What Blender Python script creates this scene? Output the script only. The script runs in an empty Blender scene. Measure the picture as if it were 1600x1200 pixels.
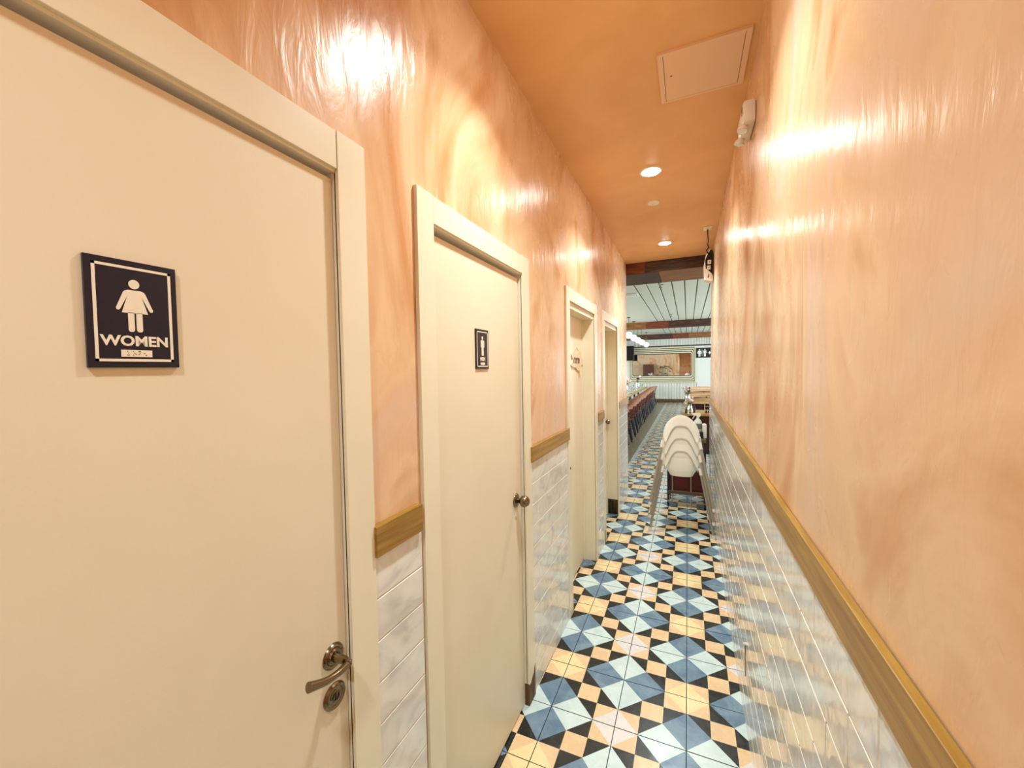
import bpy, bmesh, math, random
from mathutils import Vector, Matrix
random.seed(7)
PI = math.pi
sc = bpy.context.scene
COL = sc.collection

# ------------------------------------------------------------------ camera
F_PX = 628.1
YAW, PITCH, ROLL = 0.412685, -0.034797, -0.01742
CAM = Vector((0.71948, -1.80428, 1.63412))
fw = Vector((-math.sin(YAW)*math.cos(PITCH), math.cos(YAW)*math.cos(PITCH), math.sin(PITCH)))
r0 = Vector((math.cos(YAW), math.sin(YAW), 0)); u0 = r0.cross(fw)
rt = r0*math.cos(ROLL) + u0*math.sin(ROLL); up = u0*math.cos(ROLL) - r0*math.sin(ROLL)
cd = bpy.data.cameras.new('camera'); cam = bpy.data.objects.new('camera', cd); COL.objects.link(cam)
cd.sensor_fit = 'HORIZONTAL'; cd.sensor_width = 36.0; cd.lens = 36.0*F_PX/1600.0
cd.clip_start = 0.01; cd.clip_end = 200
m = Matrix((rt, up, -fw)).transposed().to_4x4(); m.translation = CAM
cam.matrix_world = m
sc.camera = cam

# ------------------------------------------------------------------ world, light, exposure
sc.view_settings.view_transform = 'Standard'; sc.view_settings.look = 'None'
sc.view_settings.gamma = 1.0; sc.view_settings.use_curve_mapping = False
sc.view_settings.exposure = 0.0
w = bpy.data.worlds.new('world'); sc.world = w; w.use_nodes = True
w.node_tree.nodes['Background'].inputs[0].default_value = (0.75, 0.85, 1.0, 1)
w.node_tree.nodes['Background'].inputs[1].default_value = 0.6
sc.cycles.max_bounces = 8; sc.cycles.diffuse_bounces = 5; sc.cycles.glossy_bounces = 4
sc.cycles.sample_clamp_indirect = 6.0
sc.cycles.use_denoising = True

POT_POWER = 14.0        # corridor downlights
POT_COL = (0.86, 1.03, 1.05)
DAY_POWER = 560.0       # daylight through the dining room windows
DAY_COL = (0.84, 0.94, 1.0)
def area(name, loc, rot, sx, sy, power, col):
    l = bpy.data.lights.new(name, 'AREA'); l.shape = 'RECTANGLE'; l.size = sx; l.size_y = sy
    l.energy = power; l.color = col
    o = bpy.data.objects.new(name, l); COL.objects.link(o); o.location = loc; o.rotation_euler = rot
    return o
# daylight standing in the window openings of the dining room's two long walls
area('window_daylight', (4.52, 10.5, 1.75), (0, math.radians(90), 0), 1.9, 11.0, DAY_POWER, DAY_COL)
area('window_daylight', (-4.92, 11.5, 1.75), (0, math.radians(-90), 0), 1.9, 9.0, DAY_POWER*0.7, DAY_COL)

# ------------------------------------------------------------------ helpers
def S(r, g, b):
    f = lambda c: (c/255/12.92) if c/255 <= 0.04045 else ((c/255+0.055)/1.055)**2.4
    return (f(r), f(g), f(b), 1.0)

def mat(name, col, rough=0.5, metal=0.0, col2=None, nscale=6.0, stretch=(1, 1, 1), detail=5.0, distort=0.0,
        bump=0.0, bscale=40.0, bstretch=(1, 1, 1), bdetail=3.0, rvar=0.0, spec=0.5, coat=0.0, ramp=None, emit=None, estr=0.0):
    m = bpy.data.materials.new(name); m.use_nodes = True
    nt = m.node_tree; N = nt.nodes; L = nt.links; b = N['Principled BSDF']
    b.inputs['Base Color'].default_value = col; b.inputs['Roughness'].default_value = rough
    b.inputs['Metallic'].default_value = metal; b.inputs['Specular IOR Level'].default_value = spec
    if coat: b.inputs['Coat Weight'].default_value = coat; b.inputs['Coat Roughness'].default_value = 0.08
    if emit: b.inputs['Emission Color'].default_value = emit; b.inputs['Emission Strength'].default_value = estr
    if col2 or ramp or rvar or bump:
        g = N.new('ShaderNodeNewGeometry')
        def noise(sc_, st, de, di):
            mp = N.new('ShaderNodeMapping'); mp.inputs['Scale'].default_value = st
            L.new(g.outputs['Position'], mp.inputs['Vector'])
            n = N.new('ShaderNodeTexNoise'); n.inputs['Scale'].default_value = sc_; n.inputs['Detail'].default_value = de
            n.inputs['Distortion'].default_value = di; L.new(mp.outputs[0], n.inputs['Vector']); return n
        if col2 or ramp:
            n = noise(nscale, stretch, detail, distort)
            r = N.new('ShaderNodeValToRGB'); e = r.color_ramp.elements
            stops = ramp or [(0.35, col), (0.65, col2)]
            e[0].position, e[0].color = stops[0]; e[1].position, e[1].color = stops[-1]
            for p, c in stops[1:-1]:
                x = e.new(p); x.color = c
            L.new(n.outputs['Fac'], r.inputs[0]); L.new(r.outputs[0], b.inputs['Base Color'])
        if rvar:
            n2 = noise(nscale*2.3, stretch, 4, 0.5); mr = N.new('ShaderNodeMapRange')
            mr.inputs['From Min'].default_value = 0.3; mr.inputs['From Max'].default_value = 0.7
            mr.inputs['To Min'].default_value = max(0.02, rough-rvar); mr.inputs['To Max'].default_value = rough+rvar
            L.new(n2.outputs['Fac'], mr.inputs['Value']); L.new(mr.outputs[0], b.inputs['Roughness'])
        if bump:
            n3 = noise(bscale, bstretch, bdetail, 0.6); bp = N.new('ShaderNodeBump')
            bp.inputs['Strength'].default_value = bump; bp.inputs['Distance'].default_value = 0.01
            L.new(n3.outputs['Fac'], bp.inputs['Height']); L.new(bp.outputs[0], b.inputs['Normal'])
    return m

class MB:
    def __init__(s): s.bm = bmesh.new(); s.mi = 0
    def _f(s, vs):
        try:
            f = s.bm.faces.new(vs); f.material_index = s.mi; return f
        except ValueError: return None
    def box(s, x0, x1, y0, y1, z0, z1, bev=0.0):
        p = [(x, y, z) for z in (z0, z1) for y in (y0, y1) for x in (x0, x1)]
        v = [s.bm.verts.new(q) for q in p]
        fs = [s._f([v[i] for i in q]) for q in ((0,2,3,1),(4,5,7,6),(0,1,5,4),(2,6,7,3),(0,4,6,2),(1,3,7,5))]
        if bev:
            es = list({e for f in fs for e in f.edges})
            bmesh.ops.bevel(s.bm, geom=es, offset=bev, segments=2, affect='EDGES', profile=0.5)
        return s
    def poly(s, pts): s._f([s.bm.verts.new(p) for p in pts]); return s
    def prism(s, pts, axis, a, b):
        """extrude a closed 2-D outline along an axis: 0=x (pts y,z) 1=y (pts x,z) 2=z (pts x,y)"""
        def P(q, t):
            return {0: (t, q[0], q[1]), 1: (q[0], t, q[1]), 2: (q[0], q[1], t)}[axis]
        A = [s.bm.verts.new(P(q, a)) for q in pts]; B = [s.bm.verts.new(P(q, b)) for q in pts]
        s._f(A[::-1]); s._f(B); n = len(pts)
        for i in range(n): s._f([A[i], A[(i+1) % n], B[(i+1) % n], B[i]])
        return s
    def tube(s, path, rad, n=10, cap=True):
        path = [Vector(p) for p in path]; rs = rad if isinstance(rad, (list, tuple)) else [rad]*len(path)
        rings = []; prev = None
        for i, p in enumerate(path):
            d = (path[min(i+1, len(path)-1)] - path[max(i-1, 0)]).normalized()
            if prev is None:
                a = Vector((0, 0, 1)) if abs(d.z) < 0.9 else Vector((1, 0, 0)); x = d.cross(a).normalized()
            else: x = (prev - d*prev.dot(d)).normalized()
            prev = x; y = d.cross(x)
            rings.append([s.bm.verts.new(p + (x*math.cos(2*PI*k/n) + y*math.sin(2*PI*k/n))*rs[i]) for k in range(n)])
        for A, B in zip(rings, rings[1:]):
            for k in range(n): s._f([A[k], A[(k+1) % n], B[(k+1) % n], B[k]])
        if cap: s._f(rings[0][::-1]); s._f(rings[-1])
        return s
    def lathe(s, prof, c=(0, 0, 0), axis=(0, 0, 1), n=24):
        """prof: (radius, height along axis)"""
        ax = Vector(axis).normalized(); a = Vector((0, 0, 1)) if abs(ax.z) < 0.9 else Vector((1, 0, 0))
        x = ax.cross(a).normalized(); y = ax.cross(x); c = Vector(c); rings = []
        for r, h in prof:
            if r < 1e-6: rings.append([s.bm.verts.new(c + ax*h)])
            else: rings.append([s.bm.verts.new(c + ax*h + (x*math.cos(2*PI*k/n) + y*math.sin(2*PI*k/n))*r) for k in range(n)])
        for A, B in zip(rings, rings[1:]):
            for k in range(n):
                k2 = (k+1) % n
                if len(A) == 1 and len(B) == 1: continue
                if len(A) == 1: s._f([A[0], B[k2], B[k]])
                elif len(B) == 1: s._f([A[k], A[k2], B[0]])
                else: s._f([A[k], A[k2], B[k2], B[k]])
        return s
    def mesh(s, name, mats, smooth=False, recalc=True):
        if recalc: bmesh.ops.recalc_face_normals(s.bm, faces=s.bm.faces[:])
        me = bpy.data.meshes.new(name); s.bm.to_mesh(me); s.bm.free()
        for m in (mats if isinstance(mats, (list, tuple)) else [mats]): me.materials.append(m)
        if smooth:
            me.polygons.foreach_set('use_smooth', [True]*len(me.polygons))
            try: me.set_sharp_from_angle(angle=math.radians(smooth if smooth is not True else 40))
            except Exception: pass
        return me
    def build(s, name, mats, parent=None, smooth=False, loc=None):
        me = s.mesh(name, mats, smooth)
        o = bpy.data.objects.new(name, me); COL.objects.link(o)
        if parent is not None: o.parent = parent
        if loc is not None: o.location = loc
        return o

def tag(o, label=None, cat=None, group=None, kind=None):
    if label: o['label'] = label
    if cat: o['category'] = cat
    if group: o['group'] = group
    if kind: o['kind'] = kind
    return o
def empty(name, loc=(0, 0, 0), rz=0.0):
    o = bpy.data.objects.new(name, None); COL.objects.link(o); o.location = loc; o.rotation_euler = (0, 0, rz)
    o.empty_display_size = 0.05; return o
def link_mesh(name, me, parent=None, loc=(0, 0, 0), rot=(0, 0, 0)):
    o = bpy.data.objects.new(name, me); COL.objects.link(o); o.location = loc; o.rotation_euler = rot
    if parent is not None: o.parent = parent
    return o
def copy_tree(o, parent=None):
    c = o.copy(); COL.objects.link(c); c.parent = parent
    for ch in list(o.children): copy_tree(ch, c)
    return c
def text_mesh(txt, size, depth, bold, name, mt):
    cu = bpy.data.curves.new(name, 'FONT'); cu.body = txt; cu.size = size; cu.extrude = depth; cu.offset = bold
    cu.align_x = 'CENTER'; cu.align_y = 'CENTER'; cu.resolution_u = 3
    o = bpy.data.objects.new(name, cu); COL.objects.link(o)
    dg = bpy.context.evaluated_depsgraph_get(); me = bpy.data.meshes.new_from_object(o.evaluated_get(dg))
    bpy.data.objects.remove(o); bpy.data.curves.remove(cu); me.name = name
    me.materials.clear(); me.materials.append(mt); return me
ORD = ['first', 'second', 'third', 'fourth', 'fifth', 'sixth', 'seventh', 'eighth', 'ninth', 'tenth', 'eleventh',
       'twelfth', 'thirteenth', 'fourteenth', 'fifteenth', 'sixteenth', 'seventeenth', 'eighteenth', 'nineteenth', 'twentieth']

# ------------------------------------------------------------------ materials
M = {}
M['plaster'] = mat('peach_plaster', S(228, 180, 148), 0.27, spec=0.4, nscale=1.7, stretch=(1, 1.0, 0.6), detail=8, distort=1.6,
    ramp=[(0.33, S(206, 148, 97)), (0.42, S(219, 174, 132)), (0.49, S(232, 194, 155)), (0.56, S(226, 185, 148)), (0.66, S(225, 191, 167))],
    rvar=0.08, bump=0.34, bscale=11.0, bstretch=(1, 1.8, 0.5), bdetail=7)
M['ceiling'] = mat('terracotta_ceiling', S(240, 192, 133), 0.42, col2=S(231, 179, 120), nscale=2.2, detail=6, distort=0.8, bump=0.05, bscale=14, bdetail=5)
M['door'] = mat('cream_door_paint', S(234, 220, 194), 0.42, col2=S(230, 215, 188), nscale=3, bump=0.02, bscale=120)
M['casing'] = mat('cream_trim_paint', S(238, 228, 203), 0.32, col2=S(234, 223, 197), nscale=4)
M['jambdark'] = mat('dark_brown_door_detail', S(70, 52, 30), 0.8)  # plain dark brown for hinge knuckles and the lock hole
M['oak'] = mat('oak_rail', S(176, 122, 48), 0.33, nscale=5, stretch=(14, 0.7, 14), detail=6, distort=0.6,
    ramp=[(0.30, S(132, 94, 28)), (0.5, S(158, 117, 42)), (0.72, S(184, 143, 62))], bump=0.06, bscale=30, bstretch=(8, .6, 8))
M['wtile'] = mat('white_marbled_tile', S(226, 222, 214), 0.085, nscale=5.5, stretch=(1, 1, 1.4), detail=7, distort=2.2,
    ramp=[(0.28, S(206, 202, 196)), (0.48, S(230, 226, 218)), (0.7, S(238, 234, 226))], bump=0.11, bscale=11, bstretch=(1, 2.2, .8), bdetail=4, rvar=0.03, spec=0.6)
M['grout'] = mat('white_grout', S(238, 230, 214), 0.75, col2=S(226, 218, 202), nscale=20)
M['fgrout'] = mat('dark_floor_grout', S(44, 46, 44), 0.8, col2=S(34, 36, 36), nscale=30)
def ft(n, a, b, sc_=7): return mat(n, S(*a), 0.27, col2=S(*b), nscale=sc_, detail=6, distort=1.2, bump=0.015, bscale=60, rvar=0.05)
M['f_black'] = ft('floor_tile_black', (24, 25, 22), (36, 36, 30))
M['f_blue'] = ft('floor_tile_blue', (92, 116, 138), (122, 144, 160))
M['f_pale'] = ft('floor_tile_pale', (193, 208, 206), (208, 220, 215))
M['f_tan'] = ft('floor_tile_tan', (230, 194, 150), (220, 184, 142))
M['f_yel'] = ft('floor_tile_yellow', (238, 214, 164), (230, 204, 150))
M['f_lav'] = ft('floor_tile_lavender', (214, 205, 206), (224, 212, 204))
FT = [M['f_black'], M['f_blue'], M['f_pale'], M['f_tan'], M['f_yel'], M['f_lav'], M['fgrout']]
M['steel'] = mat('brushed_nickel', S(150, 138, 120), 0.26, 1.0)
M['chrome'] = mat('antique_nickel', S(132, 116, 92), 0.2, 1.0)
M['darkmetal'] = mat('dark_hinge_metal', S(88, 72, 40), 0.4, 0.9)
M['navy'] = mat('navy_sign_plastic', S(14, 16, 38), 0.25)
M['white'] = mat('white_plastic', S(240, 234, 222), 0.35)
M['signwhite'] = mat('sign_white', S(240, 228, 208), 0.45)
M['black'] = mat('black_plastic', S(16, 16, 18), 0.35)
M['worn'] = mat('worn_bare_wood', S(62, 40, 20), 0.7, col2=S(112, 78, 42), nscale=26, stretch=(1, 1, .3))
M['kick'] = mat('scuffed_kick_metal', S(96, 84, 60), 0.35, 0.8, col2=S(40, 34, 24), nscale=16, stretch=(3, 3, .4))
M['panelpaint'] = mat('access_panel_paint', S(240, 206, 170), 0.5)
M['shell'] = mat('ivory_high_chair_plastic', S(251, 248, 240), 0.35)
M['leg'] = mat('grey_steel_tube', S(178, 172, 162), 0.3, 0.75)
M['beam'] = mat('dark_stained_plank', S(84, 46, 24), 0.5, nscale=4, stretch=(.8, 9, 9), detail=6, distort=0.8,
    ramp=[(0.32, S(34, 17, 10)), (0.5, S(60, 32, 17)), (0.7, S(104, 70, 38))], bump=0.1, bscale=20, bstretch=(.8, 8, 8))
M['beamred'] = mat('reddish_plank', S(128, 56, 28), 0.5, nscale=4, stretch=(.8, 9, 9), ramp=[(0.3, S(84, 30, 16)), (0.7, S(136, 70, 32))])
M['beamtan'] = mat('tan_plank', S(140, 90, 42), 0.5, nscale=4, stretch=(.8, 9, 9), ramp=[(0.3, S(104, 60, 24)), (0.7, S(160, 108, 50))])
M['deck'] = mat('white_metal_deck', S(204, 208, 194), 0.5)
M['dwall'] = mat('white_dining_wall', S(232, 234, 224), 0.5)
M['bead'] = mat('white_beadboard', S(228, 228, 214), 0.5)
M['dfloor'] = mat('grey_plank_floor', S(140, 132, 108), 0.35, col2=S(118, 110, 90), nscale=4, stretch=(6, .6, 1))
M['frame'] = mat('pale_gilt_frame', S(226, 218, 184), 0.4)
M['framedark'] = mat('dark_frame_groove', S(50, 38, 22), 0.5)
M['mirror'] = mat('mirror_glass', S(235, 238, 236), 0.015, 1.0)
M['cwood'] = mat('brown_chair_wood', S(104, 50, 32), 0.3, col2=S(76, 34, 22), nscale=9, stretch=(1, 4, 4))
M['crail'] = mat('highlight_tan_bent_wood', S(196, 138, 102), 0.25, col2=S(152, 92, 60), nscale=9, stretch=(1, 4, 4))  # rail highlights put into the colour; seat and spindles use a darker brown
M['cleg'] = mat('blue_black_chair_leg', S(22, 24, 38), 0.4)
M['ttop'] = mat('light_table_top', S(206, 170, 110), 0.3, col2=S(190, 150, 92), nscale=5, stretch=(6, .8, 1))
M['plate'] = mat('white_china', S(244, 242, 236), 0.2)
M['glass'] = mat('clear_glassware', S(235, 240, 238), 0.05); M['glass'].node_tree.nodes['Principled BSDF'].inputs['Transmission Weight'].default_value = 0.85
M['red'] = mat('dark_red_plastic', S(84, 8, 14), 0.35)
M['maroon'] = mat('maroon_panel', S(64, 18, 16), 0.5, col2=S(48, 12, 12), nscale=6)
M['cartblack'] = mat('black_cart_frame', S(28, 26, 20), 0.4)
M['brownshelf'] = mat('brown_cart_shelf', S(96, 76, 54), 0.5)
M['leaf'] = mat('green_leaf', S(40, 86, 44), 0.45, col2=S(58, 110, 52), nscale=20)
M['petalw'] = mat('white_petals', S(244, 236, 236), 0.6)
M['petalp'] = mat('pink_petals', S(240, 196, 200), 0.6)
M['petalr'] = mat('dark_red_petals', S(92, 20, 30), 0.6)
M['cushion'] = mat('tan_seat_back', S(222, 180, 136), 0.5, col2=S(206, 160, 116), nscale=6)
M['lens'] = mat('lit_lamp_lens', S(255, 240, 214), 0.4, emit=(0.95, 0.98, 0.90, 1), estr=100.0)
M['globe'] = mat('lit_opal_globe', S(250, 250, 246), 0.3, emit=(1.0, 0.97, 0.90, 1), estr=1.1)
M['pane'] = mat('window_glass', S(235, 242, 245), 0.05); M['pane'].node_tree.nodes['Principled BSDF'].inputs['Transmission Weight'].default_value = 1.0

# ------------------------------------------------------------------ floor
T = 0.30; X0 = 0.11
def wx(g): return g*T + X0
floor = MB().box(-5.0, 4.6, -3.8, 18.4, -0.12, -0.004).build('floor', M['fgrout'])
tag(floor, 'patterned blue, black and cream cement tile floor running down the corridor', 'floor', kind='structure')
def tile_polys(pi, pj):
    """3x3 cell geometric print of one tile; corner (0,0) has grid parity pi, pj; yields (points, colour index)"""
    t = 1/3; out = []
    for cx in (0, 1):
        for cy in (0, 1):
            sx, sy = (1 if cx == 0 else -1), (1 if cy == 0 else -1)
            P = lambda a, b: (cx + sx*a*t, cy + sy*b*t)
            odd_col = (pi + cx) % 2
            if (pi + cx + pj + cy) % 2 == 0:
                out.append(([P(0, 0), P(2, 0), P(1, 1)], 1 if odd_col else 2))
                out.append(([P(0, 0), P(1, 1), P(0, 2)], 2 if odd_col else 1))
                out.append(([P(2, 0), P(2, 1), P(1, 1)], 0)); out.append(([P(0, 2), P(1, 1), P(1, 2)], 0))
            else:
                out.append(([P(0, 0), P(1, 0), P(0, 1)], 5 if odd_col else 4))
                out.append(([P(1, 0), P(1, 1), P(0, 1)], 3))
    out.append(([(t, t), (2*t, t), (2*t, 2*t), (t, 2*t)], 3))
    return out
def add_tile(mb, x, y, pi, pj, sides=True):
    k = 0.988
    def q(p, z=0.0): return (x + (0.5 + (p[0]-0.5)*k)*T, y + (0.5 + (p[1]-0.5)*k)*T, z)
    for pts, c in tile_polys(pi, pj):
        v = [mb.bm.verts.new(q(p)) for p in pts]
        f = mb.bm.faces.new(v); f.normal_update()
        if f.normal.z < 0: f.normal_flip()
        f.material_index = c
    if sides:
        cs = [(0, 0), (1, 0), (1, 1), (0, 1)]
        for a, b in zip(cs, cs[1:]+cs[:1]):
            f = mb.bm.faces.new([mb.bm.verts.new(p) for p in (q(a, -.006), q(b, -.006), q(b), q(a))]); f.material_index = 6
tvar = {}
for pi in (0, 1):
    for pj in (0, 1):
        b = MB(); add_tile(b, 0, 0, pi, pj); tvar[pi, pj] = b.mesh('floor_tile', FT, recalc=False)
for j in range(-9, 19):
    for i in range(-1, 4 if j >= 12 else 3):
        link_mesh('floor_tile', tvar[i % 2, j % 2], floor, (wx(i), j*T, random.uniform(-.0004, .0004)),
                  (random.uniform(-.0008, .0008), random.uniform(-.0008, .0008), 0))
b = MB()
for j in range(19, 61):
    for i in range(-1, 8): add_tile(b, wx(i), j*T, i % 2, j % 2, False)
for j in range(12, 19):
    for i in range(4, 8): add_tile(b, wx(i), j*T, i % 2, j % 2, False)
me = b.mesh('floor_tile_field', FT, recalc=False); tag(link_mesh('floor_tile_field', me, floor), kind='stuff')
tag(MB().box(-4.95, -0.212, 3.66, 18.3, -0.004, 0.0).build('plank_floor', M['dfloor'], floor), 'grey brown floor strip under the row of chairs')
MB().box(-0.212, -0.192, 3.66, 18.2, -0.004, 0.0015).build('edge_strip', M['f_pale'], floor)

# ------------------------------------------------------------------ walls, ceiling
YE = 3.52      # corridor end
ceil = MB().box(-0.14, 1.12, -3.8, YE, 2.955, 3.05).build('ceiling', M['ceiling'])
tag(ceil, 'glossy terracotta orange corridor ceiling', 'ceiling', kind='structure')
wl = MB()
HZ = 2.09
segs = [(-3.8, -1.98), (-1.125, -0.765), (-0.04, 0.775), (1.56, 1.975), (2.725, YE)]
for a, c in segs: wl.box(-0.14, 0, a, c, -0.004, 2.955)
for (a, c), (d, e) in zip(segs, segs[1:]): wl.box(-0.14, 0, c, d, HZ, 2.955)
wl = tag(wl.build('wall_left', M['plaster']), 'peach plaster corridor wall with four doors and white tile below', 'wall', kind='structure')
wr = MB().prism([(.965, -.004), (.965, 1.20), (.9685, 1.21), (.982, 2.955), (1.12, 2.955), (1.12, -.004)], 1, -3.8, 3.62).build('wall_right', M['plaster'])
tag(wr, 'long shiny peach plaster wall above white tile wainscot', 'wall', kind='structure')
wb = MB().box(-0.14, 1.12, -3.9, -3.8, -0.004, 3.05).build('wall_back', M['plaster'])
tag(wb, 'peach plaster end wall of the corridor behind the viewer', 'wall', kind='structure')

# wall tiles: running bond, each tile an object
ROW = 0.1075; Z_TOP = 1.175
rows = []
z = 1.067
while z > -0.02: rows.append(z); z -= ROW
rows = [Z_TOP] + rows + [0.0] if rows[-1] > 0.01 else [Z_TOP] + rows
tmesh = {}
def wall_tile_mesh(ln, h, xs):
    key = (round(ln, 4), round(h, 4), xs)
    if key not in tmesh:
        b = MB(); t = 0.008; g = .0018
        b.box(0, t*xs, g, ln-g, g, h-g)
        es = [e for e in b.bm.edges if all(abs(v.co.x - t*xs) < 1e-6 for v in e.verts)]
        bmesh.ops.bevel(b.bm, geom=es, offset=.0016, segments=1, affect='EDGES')
        tmesh[key] = b.mesh('wall_tile', M['wtile'])
    return tmesh[key]
def tile_wall(wall, x, xs, y0, y1, offs, TL=0.305):
    bk = MB().box(x, x + xs*0.0055, y0, y1, 0.0, Z_TOP).build('tile_grout', M['grout'], wall)
    for k, (zt, zb) in enumerate(zip(rows, rows[1:])):
        if zt - zb < 0.02: continue
        o = offs + (k % 3)*TL*0.37
        n0 = math.floor((y0 - o)/TL)
        y = o + n0*TL
        while y < y1 - 1e-4:
            a, c = max(y, y0), min(y + TL, y1)
            if c - a > 0.012:
                link_mesh('wall_tile', wall_tile_mesh(round(c - a, 3), round(zt - zb, 4), xs), wall, (x, a, zb),
                          (0, random.uniform(-.0012, .0012), random.uniform(-.002, .002)))
            y += TL
tile_wall(wl, 0.0, 1, -1.045, -0.852, -1.2, 1.0)
tile_wall(wl, 0.0, 1, 0.04, 0.70, 0.211)
tile_wall(wl, 0.0, 1, 1.635, 1.897, 1.70)
tile_wall(wl, 0.0, 1, 2.79, YE, 2.95)
tile_wall(wr, 0.965, -1, -1.95, 3.62, 0.1)

# oak chair rails (fixed trim)
def rail(n, y0, y1, x0, x1, z0, z1, label):
    o = MB().box(x0, x1, y0, y1, z0, z1, 0.0018).build(n, M['oak'])
    tag(o, label, 'chair rail', kind='structure'); return o
rail('trim_1', -1.050, -0.862, 0.001, 0.021, 1.177, 1.254, 'short oak chair rail between the women and men doors')
rail('trim_2', 0.026, 0.712, 0.001, 0.021, 1.177, 1.254, 'oak chair rail just beyond the men door')
rail('trim_3', 1.636, 1.897, 0.001, 0.021, 1.177, 1.254, 'very short oak chair rail between the two recessed doors')
rail('trim_4', 2.79, YE, 0.001, 0.021, 1.177, 1.254, 'oak chair rail at the far end of the left wall')
rail('trim_5', -3.7, 3.62, 0.9525, 0.9675, 1.172, 1.250, 'long oak chair rail along the right wall')

# ------------------------------------------------------------------ doors
def door_frame(name, label, y0, y1, slab_x, cw0=0.082, cw1=0.082, top=2.08, drop=0.0):
    """opening y0..y1 with casings outside it"""
    d = empty(name, (0, (y0+y1)/2, 0)); tag(d, label, 'door', kind='structure')
    yc = (y0+y1)/2; off = lambda y: y - yc
    P = 0.013
    MB().box(0.0, P, off(y0-cw0), off(y0), 0.0, 2.168, .001).build('casing', M['casing'], d)
    MB().box(0.0, P, off(y1), off(y1+cw1), 0.0, 2.168, .001).build('casing', M['casing'], d)
    MB().box(0.0, P-.001, off(y0)+.002, off(y1)-.002, top+.004, 2.166, .001).build('head_casing', M['casing'], d)
    jb = MB(); jx = slab_x - 0.05
    jb.box(jx, 0.004, off(y0)-.012, off(y0), 0, top+.004)
    jb.box(jx, 0.004, off(y1), off(y1)+.012, 0, top+.004)
    jb.build('jamb', M['casing'], d)
    MB().box(jx, 0.004 if not drop else -0.004, off(y0)-.012, off(y1)+.012, top-.002-drop, top+.012).build('head_jamb', M['casing'], d)
    return d, off
def knob(parent, x, y, z, r=0.027, n='door_knob'):
    k = MB().lathe([(0, .066), (r*.55, .064), (r*.9, .054), (r, .042), (r*.88, .03), (r*.5, .022), (.011, .018), (.011, .0)], (x, y, z), (1, 0, 0), 20).build(n, M['chrome'], parent, True)
    MB().lathe([(.010, .012), (.020, .010), (.030, .006), (.033, .002), (.033, 0)], (x, y, z), (1, 0, 0), 24).build('rosette', M['chrome'], k, True)
    return k

# door 1: WOMEN
d1, o1 = door_frame('door_1', 'large cream women washroom door with lever handle, nearest on the left', -1.965, -1.128, -0.006)
MB().box(-.046, -.006, o1(-1.961), o1(-1.1295), .008, 2.066, .0015).build('door_slab', M['door'], d1)
hd = MB().lathe([(.0, .010), (.016, .010), (.019, .006), (.023, .0075), (.027, .004), (.028, 0)], (-.006, o1(-1.168), 1.005), (1, 0, 0), 32).build('lever_handle', M['chrome'], d1, 35)
b = MB(); b.tube([(-.002, o1(-1.168), 1.005), (.012, o1(-1.168), 1.005), (.030, o1(-1.168), 1.005), (.041, o1(-1.171), 1.0055), (.047, o1(-1.180), 1.0065)], [.012, .0095, .009, .0095, .009], 14)
b.build('neck', M['chrome'], hd, True)
b = MB(); pth = []; rr = []
for k in range(10):
    t = k/9; pth.append((.045 + .005*math.sin(t*PI), o1(-1.172 - .100*t), 1.006 + .020*t - .006*math.sin(t*PI))); rr.append(.0085 - .002*math.sin(t*PI) + .0015*t)
b.tube(pth, rr, 14); b.build('lever', M['chrome'], hd, True)
dbolt = MB().lathe([(0, .006), (.010, .006), (.012, .0045), (.018, .0065), (.021, .005), (.026, .0075), (.029, .004), (.029, 0)], (-.006, o1(-1.169), .9155), (1, 0, 0), 32).build('deadbolt', M['chrome'], d1, 35)
MB().box(-.001, .0012, o1(-1.1705), o1(-1.1675), .907, .922).build('keyhole', M['black'], dbolt)
MB().lathe([(.0085, .003), (.0085, .0)], (-.001, o1(-1.169), .9155), (1, 0, 0), 20).build('cylinder', M['darkmetal'], dbolt, True)

# door 2: MEN
d2, o2 = door_frame('door_2', 'cream men washroom door with round knob, second on the left', -0.762, -0.044, -0.012)
MB().box(-.052, -.012, o2(-.757), o2(-.052), .008, 2.062, .0015).build('door_slab', M['door'], d2)
for z0 in (1.745, 0.16):
    h = MB().tube([(-.008, o2(-.7585), z0), (-.008, o2(-.7585), z0+.1)], .005, 8).build('hinge', M['darkmetal'], d2, True)
    MB().box(-.013, -.0095, o2(-.757), o2(-.749), z0, z0+.1).build('leaf_plate', M['darkmetal'], h)
    for q in (.033, .066): MB().lathe([(.0056, 0), (.0056, .002)], (-.008, o2(-.7585), z0+q), (0, 0, 1), 8).build('knuckle', M['jambdark'], h)
knob(d2, -.012, o2(-.112), 1.030)
MB().prism([(o2(-.1185), .942), (o2(-.1165), .938), (o2(-.1145), .942), (o2(-.1145), .953), (o2(-.1165), .957), (o2(-.1185), .953)], 0, -.0125, -.0112).build('lock_hole', M['jambdark'], d2)
MB().prism([(o2(-.044)-.001, 0.002), (o2(.038), .002), (o2(.038), .16), (o2(.02), .125), (o2(.0), .118), (o2(-.02), .10), (o2(-.044), .105)], 0, .0128, .0142).build('worn_patch', M['worn'], d2)
MB().box(-.010, .0128, o2(-.0445), o2(-.0425), .002, .11).build('worn_edge', M['worn'], d2)

# door 3: recessed
d3, o3 = door_frame('door_3', 'recessed cream door with a pale plaque, third on the left', 0.778, 1.552, -0.098, drop=.036)
MB().box(-.138, -.098, o3(.782), o3(1.548), .008, 2.042, .0015).build('door_slab', M['door'], d3)
MB().box(-.098, -.085, o3(1.537), o3(1.551), .0, 2.042).build('door_stop', M['casing'], d3)
MB().lathe([(.0, .006), (.006, .005), (.007, 0)], (.013, o3(.738), .985), (1, 0, 0), 10).build('screw_cap', M['chrome'], d3, True)
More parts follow.
